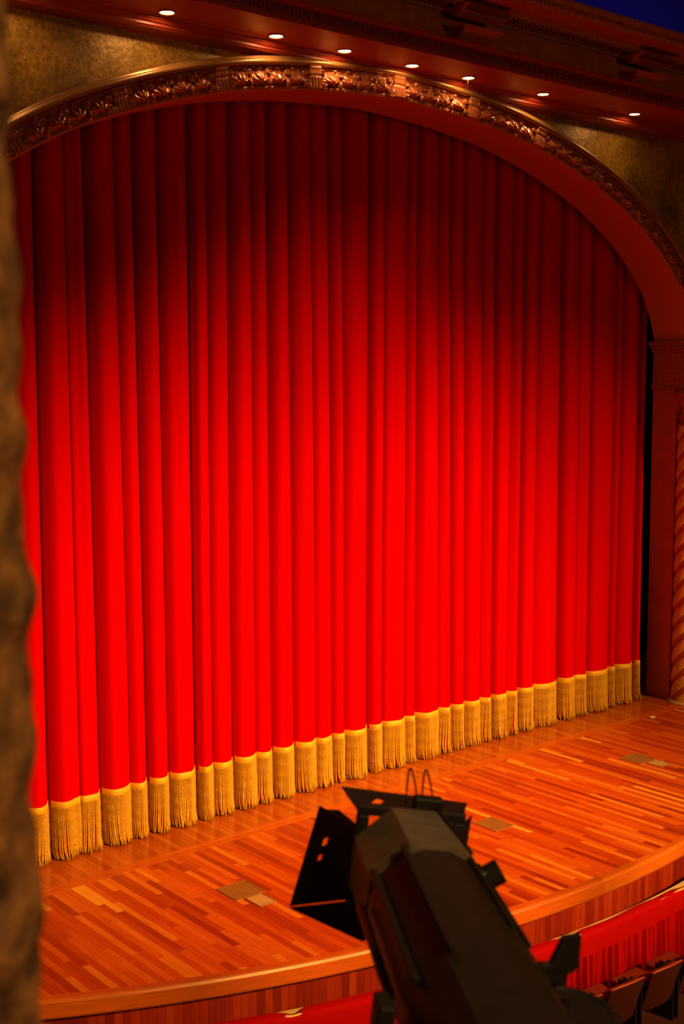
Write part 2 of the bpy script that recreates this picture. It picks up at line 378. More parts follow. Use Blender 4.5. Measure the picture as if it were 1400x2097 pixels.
# ---- frieze and crown cornice
v, f = extrude_x([(-0.9+DY, 10.6+DZ), (-0.9+DY, 11.04+DZ)], XL, XR); struct(mesh('wall_frieze', v, f, M['frieze']))
prof = [(-0.9, 11.0), (-0.96, 11.0), (-0.97, 11.03), (-1.03, 11.04), (-1.05, 11.07), (-1.2, 11.075), (-1.22, 11.05), (-1.26, 11.05), (-1.28, 11.08), (-1.66, 11.085), (-1.68, 11.06), (-1.73, 11.06), (-1.76, 11.10), (-1.765, 11.15), (-1.80, 11.16), (-1.83, 11.20), (-1.835, 11.235), (-1.8, 11.25), (-1.0, 11.26)]
prof = [(y+DY, z+DZ) for y, z in prof]
v, f = extrude_x(prof, XL, XR); crown = struct(mesh('trim_3', v, f, M['crown']))
bm = bmesh.new(); xk = -4.0
while xk < 11:
    bm_box(bm, xk, xk+0.05, -1.79+DY, -1.755+DY, 11.095+DZ, 11.15+DZ, 0.008); bm_box(bm, xk, xk+0.05, -1.24+DY, -1.18+DY, 11.02+DZ, 11.06+DZ); xk += 0.085
from_bm('egg_and_dart_band', bm, M['crown'], crown)
# ---- coved ceiling rising behind the crown cornice
prof = [(-1.2, 11.05)]+[(-1.2-5.5*(1-math.cos(t)), 11.25+3.2*math.sin(t)) for t in np.linspace(0, PI/2, 24)]+[(-22, 14.6)]
v, f = extrude_x(prof, XL, 16.0); struct(mesh('ceiling', v, f, M['ceiling'], smooth=True))
# backstage wall, coloured black to stand in for the dark void behind the curtain
struct(mesh('wall_backstage', [(-10, 2.2, 0), (11, 2.2, 0), (11, 2.2, 12), (-10, 2.2, 12)], [(0, 1, 2, 3)], M['dark']))

# ================================================================== jamb pilasters with imposts
M['jamb'] = simple('jamb_red_brown', (0.42, 0.085, 0.028), 0.6, noise=0.12, nscale=4)
M['impost'] = simple('impost_carving', (0.36, 0.075, 0.03), 0.5, 0.1, noise=0.35, nscale=30, bump=0.5)
def jamb(sgn, label):
    root = empty('jamb_pilaster', (sgn*7.6, -0.14, 0)); tag(root, label, 'pilaster')
    def bx(name, boxes, mat):
        bm = bmesh.new()
        for x0, x1, y0, y1, z0, z1, bv in boxes:
            if sgn < 0: x0, x1 = -x1, -x0
            bm_box(bm, x0-sgn*7.6, x1-sgn*7.6, y0+0.14, y1+0.14, z0, z1, bv)
        return from_bm(name, bm, mat, root)
    bx('shaft', [(7.18, 8.2, -0.40, 0.12, 0.0, 5.72, 0.012)], M['jamb'])
    b = bx('impost', [(7.175, 8.6, -1.02, 0.125, 5.86, 6.40, 0.0), (7.155, 8.62, -1.04, 0.14, 5.72, 5.80, 0.012), (7.165, 8.62, -1.03, 0.13, 5.80, 5.87, 0.0), (7.14, 8.64, -1.06, 0.15, 6.40, 6.44, 0.012),
             (7.12, 8.66, -1.08, 0.165, 6.46, 6.52, 0.015), (7.15, 8.66, -1.05, 0.14, 6.44, 6.46, 0.0), (7.09, 8.68, -1.10, 0.18, 6.52, 6.60, 0.012)], M['impost'])
    bm = bmesh.new(); yk = -1.0                              # bead course under the impost
    while yk < 0.1:
        xx = 7.152 if sgn > 0 else -7.152
        bm_box(bm, xx-sgn*7.6-0.008, xx-sgn*7.6+0.008, yk+0.14, yk+0.14+0.03, 5.735, 5.79, 0.004); yk += 0.05
    from_bm('bead_course', bm, M['impost'], b)
    return root
jamb(1, 'plain red-brown jamb pilaster with moulded impost at the right end of the curtain')
# (the left jamb stands behind the near wall edge, outside the picture)
jl = jamb(-1, 'plain jamb pilaster at the left end of the curtain, behind the near wall edge')
# carved boss and strip at the far right of the wall
bm = bmesh.new()
bm_box(bm, -0.14, 0.14, -0.05, 0.0, -1.6, -0.30, 0.02)
root = empty('wall_ornament', (7.62, YW, 9.3)); tag(root, 'carved red boss over a narrow raised panel on the gold wall, above the right column', 'ornament')
from_bm('raised_panel', bm, M['impost'], root)
bm = bmesh.new(); bmesh.ops.create_uvsphere(bm, u_segments=24, v_segments=14, radius=0.12, matrix=Matrix.Translation((0, -0.03, -0.12)))
for vv_ in bm.verts:
    a = math.atan2(vv_.co.z+0.12, vv_.co.x); k = 1+0.15*math.cos(6*a); vv_.co.x *= k; vv_.co.z = -0.12+(vv_.co.z+0.12)*k*1.15; vv_.co.y = -0.03+(vv_.co.y+0.03)*0.5
from_bm('boss', bm, M['impost'], root, True)

# ================================================================== twisted column
M['col_cream'] = simple('column_cream', (0.62, 0.36, 0.13), 0.35, 0.1, noise=0.2, nscale=9)
M['col_red'] = simple('column_red', (0.42, 0.07, 0.035), 0.35)
def twisted_column(cx, cy, label):
    root = empty('twisted_column', (cx, cy, 0)); tag(root, label, 'column')
    nz_, na = 420, 96; z0, z1 = 0.045, 5.08; R0 = 0.285; N = 5; lead = 1.7
    v = []; mats = []
    for i in range(nz_):
        z = z0+(z1-z0)*i/(nz_-1)
        for j in range(na):
            a = 2*PI*j/na
            ph = (N*(a/(2*PI)-z/lead)) % 1.0
            if ph < 0.72: r = R0+0.05*math.sqrt(max(0, 1-((ph-0.36)/0.36)**2))*0.8
            else:
                q = (ph-0.72)/0.28; r = R0-0.004+0.018*math.sqrt(max(0, 1-((q-0.5)/0.34)**2)) if abs(q-0.5) < 0.34 else R0-0.008
            v.append((r*math.cos(a), r*math.sin(a), z))
    f = []; mi = []
    for i in range(nz_-1):
        for j in range(na):
            j2 = (j+1) % na
            f.append((i*na+j, i*na+j2, (i+1)*na+j2, (i+1)*na+j))
            z = z0+(z1-z0)*(i+0.5)/(nz_-1); ph = (N*((j+0.5)/na-z/lead)) % 1.0
            mi.append(1 if ph > 0.72 or ph < 0.06 else 0)
    sh = mesh('shaft', v, f, [M['col_cream'], M['col_red']], root, True)
    sh.data.polygons.foreach_set('material_index', mi)
    v, f = lathe([(0.37, 0.0), (0.37, 0.022), (0.36, 0.028), (0.345, 0.03), (0.335, 0.045), (0.25, 0.05)], 48)
    mesh('base', v, f, M['plinth'], root, True)
    v, f = lathe([(0.27, 5.06), (0.31, 5.08), (0.31, 5.11), (0.28, 5.13), (0.28, 5.2), (0.33, 5.24), (0.33, 5.27), (0.30, 5.29), (0.32, 5.42), (0.37, 5.55), (0.40, 5.6), (0.40, 5.66), (0.35, 5.7), (0.3, 5.73)], 48)
    cp = mesh('capital', v, f, M['impost'], root, True)
    bm = bmesh.new()
    for k in range(12):
        a = 2*PI*k/12; m = Matrix.Rotation(a, 4, 'Z')
        bm_box(bm, 0.30, 0.36, -0.05, 0.05, 5.31, 5.52, 0.015, m)
    from_bm('leaf_ring', bm, M['impost'], cp)
    return root
M['plinth'] = simple('pale_marble', (0.55, 0.42, 0.30), 0.4, noise=0.15, nscale=10)
twisted_column(7.33, -0.72, 'cream and red spirally twisted column on a pale base, right of the curtain')

# ================================================================== stage curtain
VAL = [(-7.3, .8), (-6.9, .5), (-6.5, 1), (-6.15, .5), (-5.8, .8), (-5.43, .5), (-5.13, 1), (-4.74, .35), (-4.44, 1), (-4.01, .4), (-3.73, 1), (-3.39, .7), (-2.94, .8), (-2.67, .5), (-2.33, .9), (-1.97, .4), (-1.69, .9), (-1.32, .8),
       (-0.95, .35), (-0.62, .7), (-0.35, .6), (0.17, .9), (0.46, .6), (0.9, .4), (1.1, .9), (1.57, .45), (1.84, .8), (2.16, .6), (2.55, .5), (2.84, .9), (3.21, .4), (3.49, .9), (3.87, .5), (4.5, 1), (4.92, .3), (5.28, .6), (5.89, .4), (6.1, 1), (6.68, .8), (6.86, .3)]
vxs = np.array([a for a, b in VAL]); vst = np.array([b for a, b in VAL])
xs = []                                                    # sample densely near valleys
for i in range(len(vxs)-1):
    t = np.linspace(0, 1, 34, endpoint=False); t = t-0.135*np.sin(2*PI*t)
    xs += list(vxs[i]+(vxs[i+1]-vxs[i])*t)
xs.append(vxs[-1]); xs = np.array(xs)
wr = [(rng.uniform(14, 34), rng.uniform(0, 6.28), rng.uniform(0.002, 0.006)) for _ in range(9)]
wl = [(rng.uniform(2, 6), rng.uniform(0, 6.28), rng.uniform(-0.35, 0.35), rng.uniform(0.006, 0.014)) for _ in range(6)]
def curtain_y(x, z):
    i = np.clip(np.searchsorted(vxs, x, side='right')-1, 0, len(vxs)-2)
    wd = vxs[i+1]-vxs[i]; t = (x-vxs[i])/wd
    va = 0.40*vst[i]-0.09; vb = 0.40*vst[i+1]-0.09
    amp = 0.07+0.16*np.minimum(wd, 0.55)
    lobe = np.sin(PI*np.clip(t, 0, 1))**0.38
    base = va*(1-t)+vb*t
    y = base*(1-lobe)-amp*lobe*0.75
    for fq, p, a in wr: y = y+a*np.sin(fq*x+p+0.12*np.maximum(z-0.8, 0))
    q = np.clip((z-0.8)/5.2, 0, 1); return y+0.03+0.36*q*q*(3-2*q)
def curtain_x(x, z):
    d = np.zeros_like(x)
    for fq, p, kz, a in wl: d = d+a*np.sin(fq*x*0.5+p+kz*np.maximum(z-0.8, 0))
    q = np.clip((z-0.8)/5.2, 0, 1); dy = 0.36*q*q*(3-2*q)          # the heading is gathered less tightly than the hem
    lean = 0.30*(curtain_y(x, z)-dy)                          # the folds roll over to one side
    return x+d+dy*(0.87+0.073*x)+lean
zs = np.r_[np.linspace(0.06, 1.0, 6), np.linspace(1.4, 10.4, 26)]
VXg = np.array([[curtain_x(xs, zz), curtain_y(xs, zz), np.full_like(xs, zz)] for zz in zs])   # z, 3, x
cur = empty('stage_curtain', (0, 0.0, 0)); tag(cur, 'red velvet stage curtain in deep vertical folds with gold fringe along its hem', 'curtain')
mesh('drape', VXg.transpose(2, 0, 1).reshape(-1, 3), grid_faces(len(xs), len(zs)), M['velvet'], cur, True)
# braid above the fringe
zb = np.array([0.665, 0.672, 0.71, 0.745, 0.752])
off = np.array([0.008, 0.018, 0.02, 0.018, 0.006])
Vb = np.array([[curtain_x(xs, 0.7), curtain_y(xs, 0.7)-o_, np.full_like(xs, zz)] for zz, o_ in zip(zb, off)])
mesh('fringe_braid', Vb.transpose(2, 0, 1).reshape(-1, 3), grid_faces(len(xs), len(zb)), M['gold_band'], cur, True)
# bullion cords
xf = np.linspace(vxs[0], vxs[-1], 9000); yf = curtain_y(xf, 0.7); xf2 = curtain_x(xf, 0.7)
L = np.r_[0, np.cumsum(np.hypot(np.diff(xf2), np.diff(yf)))]
cords = np.arange(0, L[-1], 0.021)
cx_ = np.interp(cords, L, xf2); cy_ = np.interp(cords, L, yf)
tx = np.gradient(cx_); ty = np.gradient(cy_); ln = np.hypot(tx, ty); tx /= ln; ty /= ln
NZ, NS = 9, 6
verts = []; faces = []
drift = np.cumsum(rng.normal(0, 0.010, len(cords))); drift -= np.convolve(drift, np.ones(60)/60, mode='same'); drift = np.clip(drift, -0.06, 0.06)
zt = np.linspace(0.675, 0.0, NZ)
for k in range(len(cords)):
    hb = 0.012+abs(rng.normal(0, 0.012)); out = rng.normal(0.0, 0.006); dr = drift[k]*0.8+rng.normal(0, 0.003); r = 0.0088
    kick = rng.normal(0, 0.015); kf = abs(rng.normal(0.018, 0.012))
    b0 = len(verts)
    for i in range(NZ):
        q = i/(NZ-1); z_ = 0.675+(hb-0.675)*q
        g = q**1.4
        px = cx_[k]+tx[k]*(dr*g+kick*max(0, q-0.85)/0.15)+ty[k]*0.0; py = cy_[k]+ty[k]*(dr*g+kick*max(0, q-0.85)/0.15)-0.012-out*g-kf*max(0, q-0.85)/0.15
        rr = r*(1.25 if i >= NZ-1 else 1.0)*(1+0.12*(i % 2))
        for m_ in range(NS):
            a = 2*PI*(m_+0.5*(i % 2))/NS
            verts.append((px+rr*math.cos(a), py+rr*math.sin(a), z_))
    for i in range(NZ-1):
        for m_ in range(NS):
            faces.append((b0+i*NS+m_, b0+i*NS+(m_+1) % NS, b0+(i+1)*NS+(m_+1) % NS, b0+(i+1)*NS+m_))
    faces.append([b0+(NZ-1)*NS+m_ for m_ in range(NS)])
fr = mesh('bullion_fringe', verts, faces, M['gold_cord'], cur, True); fr['kind'] = 'stuff'

# ================================================================== cornice downlights
def emit(name, col, s):
    m = bpy.data.materials.new(name); m.use_nodes = True; nt = m.node_tree; nt.nodes.clear()
    e = nt.nodes.new('ShaderNodeEmission'); e.inputs[0].default_value = (*col, 1); e.inputs[1].default_value = s
    o = nt.nodes.new('ShaderNodeOutputMaterial'); nt.links.new(e.outputs[0], o.inputs[0]); return m
M['lamp'] = emit('lamp_glow', (1.0, 0.68, 0.28), 115.0)
M['ring'] = simple('brass_ring', (0.5, 0.28, 0.1), 0.35, 0.8)
LY, LZ = -1.02, 10.18
place = ['leftmost of the visible round downlights in the red cornice', 'second round cornice downlight from the left', 'third round cornice downlight from the left', 'middle round downlight of the seven in the red cornice',
         'round cornice downlight below the box bracket, with a stray wire hanging', 'second round cornice downlight from the right', 'rightmost round downlight in the red cornice']
lx = [-3.896, -2.316, -1.206, -0.003, 1.088, 2.692, 4.928, -5.75]
ring_prof = [(0.105, 0.0), (0.105, -0.012), (0.095, -0.018), (0.082, -0.012), (0.078, 0.0)]
v_ring = [(r*math.cos(2*PI*k/32), r*math.sin(2*PI*k/32), z) for k in range(32) for r, z in ring_prof]
f_ring = grid_faces(32, len(ring_prof), closed_u=True)
v_l = [(0, 0, -0.004)]+[(r*math.cos(2*PI*k/32), r*math.sin(2*PI*k/32), z) for r, z in ((0.045, -0.004), (0.079, -0.003)) for k in range(32)]
f_l = [(0, 1+(k+1) % 32, 1+k) for k in range(32)]+[(1+k, 1+(k+1) % 32, 33+(k+1) % 32, 33+k) for k in range(32)]
ring0 = lens0 = None
for i, x0 in enumerate(lx):
    if i == 7:                                                # the eighth lamp lies left of the picture: only its light is seen
        area('cornice_lamp_light', (x0, LY, LZ-0.02), (x0, LY, 9.0), 5.0, 0.15, 0.15, (1.0, 0.68, 0.28)); continue
    r = empty('cornice_downlight', (x0, LY, LZ)); tag(r, place[i], 'downlight', 'downlights along the lower cornice')
    if ring0 is None:
        ring0 = mesh('trim_ring', v_ring, f_ring, M['ring'], r, True); lens0 = mesh('lens', v_l, f_l, M['lamp'], r, True)
    else:
        for c in (ring0, lens0):
            q = c.copy(); COL.objects.link(q); q.parent = r
    if i == 4:
        bm = bmesh.new(); bm_tube(bm, [(-0.03, -0.02, -0.01), (-0.025, -0.02, -0.05), (-0.035, -0.02, -0.1), (-0.02, -0.02, -0.15)], 0.005, 6); from_bm('hanging_wire', bm, M['ring'], r)

# ================================================================== box brackets on the frieze
M['bracket_face'] = simple('bracket_dark_face', (0.10, 0.04, 0.018), 0.7)
M['bracket'] = simple('bracket_red_paint', (0.55, 0.10, 0.035), 0.55)
def bracket(xc, zc, top, label):
    root = empty('frieze_bracket', (xc, -0.9+DY, zc+DZ)); tag(root, label, 'bracket', 'box brackets on the frieze')
    # main box, leaning out at the top
    bm = bmesh.new(); hw = 0.42; h = top
    front = [(-hw, -0.26, 0.0), (hw, -0.26, 0.0), (hw+0.03, -0.52, h), (-hw-0.03, -0.52, h)]; back = [(-hw-0.02, 0.0, 0.16), (hw+0.02, 0.0, 0.16), (hw+0.02, 0, h), (-hw-0.02, 0, h)]
    vs_ = [bm.verts.new(p) for p in front+back]
    for q in ((0, 1, 5, 4), (1, 2, 6, 5), (2, 3, 7, 6), (3, 0, 4, 7), (0, 1, 2, 3), (4, 5, 6, 7)): bm.faces.new([vs_[k] for k in q])
    bmesh.ops.bevel(bm, geom=list(bm.edges), offset=0.012, segments=2, affect='EDGES'); from_bm('box', bm, M['bracket'], root)
    bm = bmesh.new(); q = [(-hw+0.04, -0.262-0.013, 0.045), (hw-0.04, -0.262-0.013, 0.045), (hw-0.01, -0.528, h-0.04), (-hw+0.01, -0.528, h-0.04)]
    vs_ = [bm.verts.new(p) for p in q]+[bm.verts.new((a, b+0.012, c)) for a, b, c in q]
    for qq in ((0, 1, 2, 3), (0, 1, 5, 4), (1, 2, 6, 5), (2, 3, 7, 6), (3, 0, 4, 7)): bm.faces.new([vs_[k] for k in qq])
    from_bm('front_panel', bm, M['bracket_face'], root)
    bm = bmesh.new(); bm_box(bm, -0.38, 0.38, -0.40, 0.0, -0.13, -0.10, 0.008); from_bm('shelf', bm, M['bracket'], root)
    bm = bmesh.new()
    top_ = [(-0.34, -0.36, -0.13), (0.34, -0.36, -0.13), (0.34, 0, -0.13), (-0.34, 0, -0.13)]; bot = [(-0.30, -0.08, -0.34), (0.30, -0.08, -0.34), (0.30, 0, -0.34), (-0.30, 0, -0.34)]
    vs_ = [bm.verts.new(p) for p in top_+bot]
    for qq in ((0, 1, 2, 3), (4, 5, 6, 7), (0, 1, 5, 4), (1, 2, 6, 5), (2, 3, 7, 6), (3, 0, 4, 7)): bm.faces.new([vs_[k] for k in qq])
    bmesh.ops.bevel(bm, geom=list(bm.edges), offset=0.01, segments=2, affect='EDGES'); from_bm('console', bm, M['bracket'], root)
    return root
bracket(0.62, 10.89, 0.14, 'nearer dark box bracket on the frieze, at the top of the picture')
bracket(4.38, 10.87, 0.14, 'farther dark box bracket on the frieze, below the blue ceiling')

# ================================================================== plates and marks on the stage floor
M['plate_brown'] = simple('plate_brown', (0.34, 0.17, 0.06), 0.5, 0.2, noise=0.2, nscale=20)
M['plate_pale'] = simple('plate_pale', (0.62, 0.42, 0.24), 0.45, 0.2, noise=0.15, nscale=20)
M['plate_edge'] = simple('plate_edge', (0.36, 0.17, 0.065), 0.5, 0.2)
def plate(x, y, sx, sy, mat, label, name='floor_plate'):
    r = empty(name, (x, y, 0.0005)); tag(r, label, 'floor plate', 'cover plates let into the stage floor')
    bm = bmesh.new(); bm_box(bm, -sx/2+0.015, sx/2-0.015, -sy/2+0.015, sy/2-0.015, 0.0, 0.006, 0.002); from_bm('lid', bm, mat, r)
    bm = bmesh.new()
    for a in ((-sx/2, sx/2, -sy/2, -sy/2+0.013), (-sx/2, sx/2, sy/2-0.013, sy/2), (-sx/2, -sx/2+0.013, -sy/2+0.013, sy/2-0.013), (sx/2-0.013, sx/2, -sy/2+0.013, sy/2-0.013)):
        bm_box(bm, *a, 0.0, 0.008)
    from_bm('frame', bm, M['plate_edge'], r)
plate(-3.87, -2.23, 0.42, 0.42, M['plate_brown'], 'square brown floor plate at the left of the stage, touching a paler plate')
plate(-3.85, -2.60, 0.24, 0.30, M['plate_pale'], 'small pale floor plate in front of the left brown plate')
plate(-0.04, -2.69, 0.36, 0.42, M['plate_brown'], 'single brown floor plate at centre stage, right of the spotlight')
plate(3.78, -2.21, 0.42, 0.40, M['plate_brown'], 'square brown floor plate at the right of the stage, touching a paler plate')
plate(3.83, -2.57, 0.26, 0.27, M['plate_pale'], 'small pale floor plate in front of the right brown plate')
M['tape'] = simple('pale_tape', (0.75, 0.62, 0.42), 0.6)
M['tape_dot'] = simple('tape_dot', (0.05, 0.02, 0.01), 0.6)
def mark(x, y, label):
    r = empty('floor_socket', (x, y, 0.0005)); tag(r, label, 'floor socket', 'small pale squares on the stage floor')
    bm = bmesh.new(); bm_box(bm, -0.035, 0.035, -0.035, 0.035, 0, 0.006, 0.002); from_bm('cover', bm, M['tape'], r)
    bm = bmesh.new(); bm_cyl(bm, (0, 0, 0.006), (0, 0, 0.009), 0.014, seg=16); from_bm('hole', bm, M['tape_dot'], r)
mark(-5.94, -1.00, 'small pale square with dark centre near the inlay strip, far left of the stage')
mark(-6.67, -2.52, 'small pale square with dark centre near the stage edge, far left of the stage')
bm = bmesh.new()
for k in range(5):
    a = k*1.3; bmesh.ops.create_icosphere(bm, subdivisions=2, radius=0.028, matrix=Matrix.Translation((0.04*math.cos(a), 0.03*math.sin(a), 0.014)) @ Matrix.Diagonal((1, 0.8, 0.5, 1)))
o = from_bm('paper_scrap', bm, M['tape'], None, True); o.location = (5.91, -0.95, 0.0); tag(o, 'crumpled pale scrap lying on the stage floor near the twisted column', 'scrap')

# ================================================================== draped pit rail
M['rail_cloth'] = simple('rail_red_cloth', (0.42, 0.002, 0.002), 0.85); M['rail_cloth'].node_tree.nodes['Principled BSDF'].inputs['Specular IOR Level'].default_value = 0.05
M['cream'] = simple('cream_paint', (0.72, 0.52, 0.30), 0.45)
rail = empty('pit_rail', (APC[0], APC[1]-14.05, -1.2)); tag(rail, 'curved rail with cream top draped in red valance and pleated skirt, before the stage', 'rail')
RO = Vector((APC[0], APC[1]-14.05, -1.2))
def rmesh(name, v, f, mat, smooth=True):
    return mesh(name, [(x-RO.x, y-RO.y, z-RO.z) for x, y, z in v], f, mat, rail, smooth)
def pol(r, a, z): return (APC[0]+r*math.sin(a), APC[1]-r*math.cos(a), z)
ra = np.linspace(-0.50, 0.42, 900)
pr_ = [(14.00, -0.40), (14.00, -0.352), (14.008, -0.345), (14.12, -0.345), (14.125, -0.352), (14.125, -0.40), (14.00, -0.40)]
rmesh('top_board', [pol(r, a, z) for a in ra[::6] for r, z in pr_], grid_faces(len(ra[::6]), len(pr_)), M['cream'], False)
pr_ = [(14.04, -0.40), (14.04, -1.2), (14.09, -1.2), (14.09, -0.40)]
rmesh('partition', [pol(r, a, z) for a in ra[::6] for r, z in pr_], grid_faces(len(ra[::6]), len(pr_)), M['cream'], False)
def dip(a):     # how far the cloth has slipped off the board
    s = a*14.05
    d = 0.004+0.004*np.sin(s*2.1)
    for c, wd, h in ((-4.62, 0.10, 0.10), (-1.12, 0.16, 0.09), (-0.45, 0.5, 0.045), (1.05, 0.22, 0.09), (0.55, 0.25, 0.04), (2.6, 0.2, 0.07)):
        d = d+h*np.exp(-((s-c)/wd)**2)
    return d
rows = []
for k, (dr, z) in enumerate(((0.0, -0.341), (0.05, -0.338), (0.128, -0.338), (0.142, -0.35), (0.145, -0.40), (0.147, -0.48), (0.148, -0.56), (0.149, -0.60))):
    row = []
    for a in ra:
        d = float(dip(a)); s = a*14.05
        r = 14.0+max(dr, 0.0 if k > 2 else d) if k <= 2 else 14.0+dr
        if k <= 1: r = 14.0+max(dr, d)
        zz = z+(0 if k < 4 else 0.012*math.sin(s*1.7)+0.004*math.sin(s*9))-(0.5*max(0, d-0.02) if k <= 3 else 0)*(1 if k >= 2 else 0)*0.6
        r += 0.003*math.sin(s*23+k) if k > 3 else 0
        row.append(pol(r, a, zz))
    rows.append(row)
v = [rows[k][i] for i in range(len(ra)) for k in range(len(rows))]
rmesh('valance', v, grid_faces(len(ra), len(rows)), M['rail_cloth'])
ra2 = np.linspace(-0.50, 0.42, 2600); ph = np.cumsum(0.0+np.interp(np.arange(2600), np.arange(0, 2600, 26), rng.uniform(0.6, 1.5, 100)))*0.20
rows = []
for q in np.linspace(0, 1, 7):
    z = -0.575-0.605*q; rows.append([pol(14.128+0.02*q+0.052*(0.30+0.65*q)*math.sin(p)+0.012*math.sin(2.3*p+q), a, z) for a, p in zip(ra2, ph)])
v = [rows[k][i] for i in range(len(ra2)) for k in range(len(rows))]
rmesh('pleated_skirt', v, grid_faces(len(ra2), len(rows)), M['rail_cloth'])

# ================================================================== theatre seats
M['seat_shell'] = simple('seat_back_shell', (0.06, 0.006, 0.004), 0.6)
M['seat_edge'] = simple('seat_wood_edge', (0.45, 0.07, 0.03), 0.4)
M['seat_cloth'] = simple('seat_red_cloth', (0.20, 0.005, 0.004), 0.85)
M['iron'] = simple('seat_iron', (0.02, 0.012, 0.01), 0.5, 0.5)
def make_seat():
    """origin on the floor below the seat; front is +y"""
    root = empty('theatre_seat')
    def shell(t0, t1, w0, z0, z1, y_off, crown):
        nu, nz_ = 17, 8; vo = []; vi = []
        for i in range(nu):
            u = -1+2*i/(nu-1)
            for j in range(nz_):
                q = j/(nz_-1)
                z = z0+(z1-z0)*q-(0.035*abs(u)**3 if q > 0.5 else 0)*(q-0.5)*2
                y = y_off-0.14*q-crown*(1-u*u)
                x = u*w0*(1-0.04*(1-q))
                vo.append((x, y-t0, z)); vi.append((x, y+t1, z))
        n_ = len(vo); f = grid_faces(nu, nz_)
        f2 = [tuple(n_+k for k in q[::-1]) for q in f]
        side = []
        ring = [j for j in range(nz_)]+[i*nz_+nz_-1 for i in range(1, nu)]+[(nu-1)*nz_+j for j in range(nz_-2, -1, -1)]+[i*nz_ for i in range(nu-2, 0, -1)]
        for a, b in zip(ring, ring[1:]+ring[:1]): side.append((a, b, n_+b, n_+a))
        return vo+vi, f+f2+side
    v, f = shell(0.0, 0.016, 0.262, 0.28, 0.785, -0.12, 0.05); back = mesh('backrest', v, f, M['seat_shell'], root)
    # pale top edge of the shell
    pts = [(u*0.258, -0.12-0.14-0.05*(1-u*u)+0.006, 0.79-0.035*abs(u)**3) for u in np.linspace(-1, 1, 21)]
    bm = bmesh.new(); bm_tube(bm, pts, 0.011, 8); from_bm('top_edge', bm, M['seat_edge'], back, True)
    v, f = shell(-0.016, 0.085, 0.243, 0.40, 0.765, -0.12, 0.045); mesh('back_cushion', v, f, M['seat_cloth'], root, True)
    bm = bmesh.new(); bm_box(bm, -0.24, 0.24, -0.06, 0.36, 0.36, 0.46, 0.03); from_bm('seat_cushion', bm, M['seat_cloth'], root)
    for s in (-1, 1):
        bm = bmesh.new(); bm_box(bm, s*0.278-0.026, s*0.278+0.026, -0.17, 0.02, 0.585, 0.63, 0.014); from_bm('armrest', bm, M['iron'], root)
        bm = bmesh.new(); bm_box(bm, s*0.278-0.016, s*0.278+0.016, -0.14, 0.12, 0.0, 0.585, 0.006); from_bm('standard', bm, M['iron'], root)
    return root
seat0 = make_seat()
def dup(root):
    r = root.copy(); COL.objects.link(r)
    for ch in list(root.children):
        c = ch.copy(); COL.objects.link(c); c.parent = r
        for g in ch.children:
            d = g.copy(); COL.objects.link(d); d.parent = c
    return r
R_SEAT = 14.83
sl = ['theatre seat mostly hidden behind the spotlight, only a red sliver showing', 'leftmost clearly visible theatre seat back before the red skirt, dark with a lighter top edge',
      'second visible theatre seat back from the left, at the lower right corner', 'theatre seat cut by the right edge of the picture, at the lower right corner']
step = 0.645/15.08; first = -0.133
for k in range(4):
    o = seat0 if k == 0 else dup(seat0)
    a = first+step*k
    o.location = pol(R_SEAT, a, -1.2); o.rotation_euler = (0, 0, a)
    tag(o, sl[k], 'seat', 'front row of theatre seats')

# ================================================================== spotlight on the balcony ledge
M['fix_grey'] = simple('worn_grey_enamel', (0.24, 0.195, 0.13), 0.45, 0.2, noise=0.2, nscale=30)
M['fix_black'] = simple('black_enamel', (0.018, 0.013, 0.010), 0.5)
M['fix_brown'] = simple('dark_bronze_enamel', (0.036, 0.025, 0.016), 0.42, 0.3, noise=0.15, nscale=25)
M['fix_rod'] = simple('worn_brass_rod', (0.14, 0.085, 0.03), 0.45, 0.4)
fx = empty('stage_spotlight')
AXW = ((0.81935, -0.55798, -0.13158), (0.55761, 0.82898, -0.04318), (0.13318, -0.03799, 0.99036))
fx.matrix_world = Matrix(((AXW[0][0], AXW[1][0], AXW[2][0], -10.6087), (AXW[0][1], AXW[1][1], AXW[2][1], -12.3839), (AXW[0][2], AXW[1][2], AXW[2][2], 5.0130), (0, 0, 0, 1)))
tag(fx, 'black ellipsoidal stage spotlight with barn doors, out of focus in the foreground', 'spotlight')
def prism(bm, prof, sides=8, rot=PI/8, cx=0.0, cz=0.0):
    rings = []
    for r, y in prof:
        rings.append([bm.verts.new((cx+r*math.cos(rot+2*PI*k/sides), y, cz+r*math.sin(rot+2*PI*k/sides))) for k in range(sides)])
    for i in range(len(rings)-1):
        for k in range(sides): bm.faces.new((rings[i][k], rings[i][(k+1) % sides], rings[i+1][(k+1) % sides], rings[i+1][k]))
    bm.faces.new(rings[0]); bm.faces.new(rings[-1])
def soft(bm, o=0.006):
    bmesh.ops.bevel(bm, geom=[e for e in bm.edges if e.is_manifold and e.calc_face_angle(0) > 0.3], offset=o, segments=2, affect='EDGES')
bm = bmesh.new(); prism(bm, [(0.128, 0.42), (0.130, 0.46), (0.128, 0.655), (0.122, 0.675)]); soft(bm); lens = from_bm('lens_barrel', bm, M['fix_grey'], fx)
bm = bmesh.new(); bm_tube(bm, [(0.048, 0.70, 0.118), (0.052, 0.60, 0.121), (0.058, 0.50, 0.121), (0.07, 0.42, 0.113)], 0.004, 6); from_bm('cable', bm, M['fix_black'], lens, True)
bm = bmesh.new(); bm_box(bm, 0.0, 0.062, 0.668, 0.70, 0.108, 0.14, 0.005); from_bm('plug', bm, M['fix_black'], lens)
for x0 in (0.0, 0.034):
    bm = bmesh.new(); bm_tube(bm, [(x0-0.013+0.026*t, 0.70+0.06*math.sin(PI*t), 0.115+0.062*math.sin(PI*t)**0.8) for t in np.linspace(0, 1, 13)], 0.0022, 6); from_bm('wire_loop', bm, M['fix_black'], lens, True)
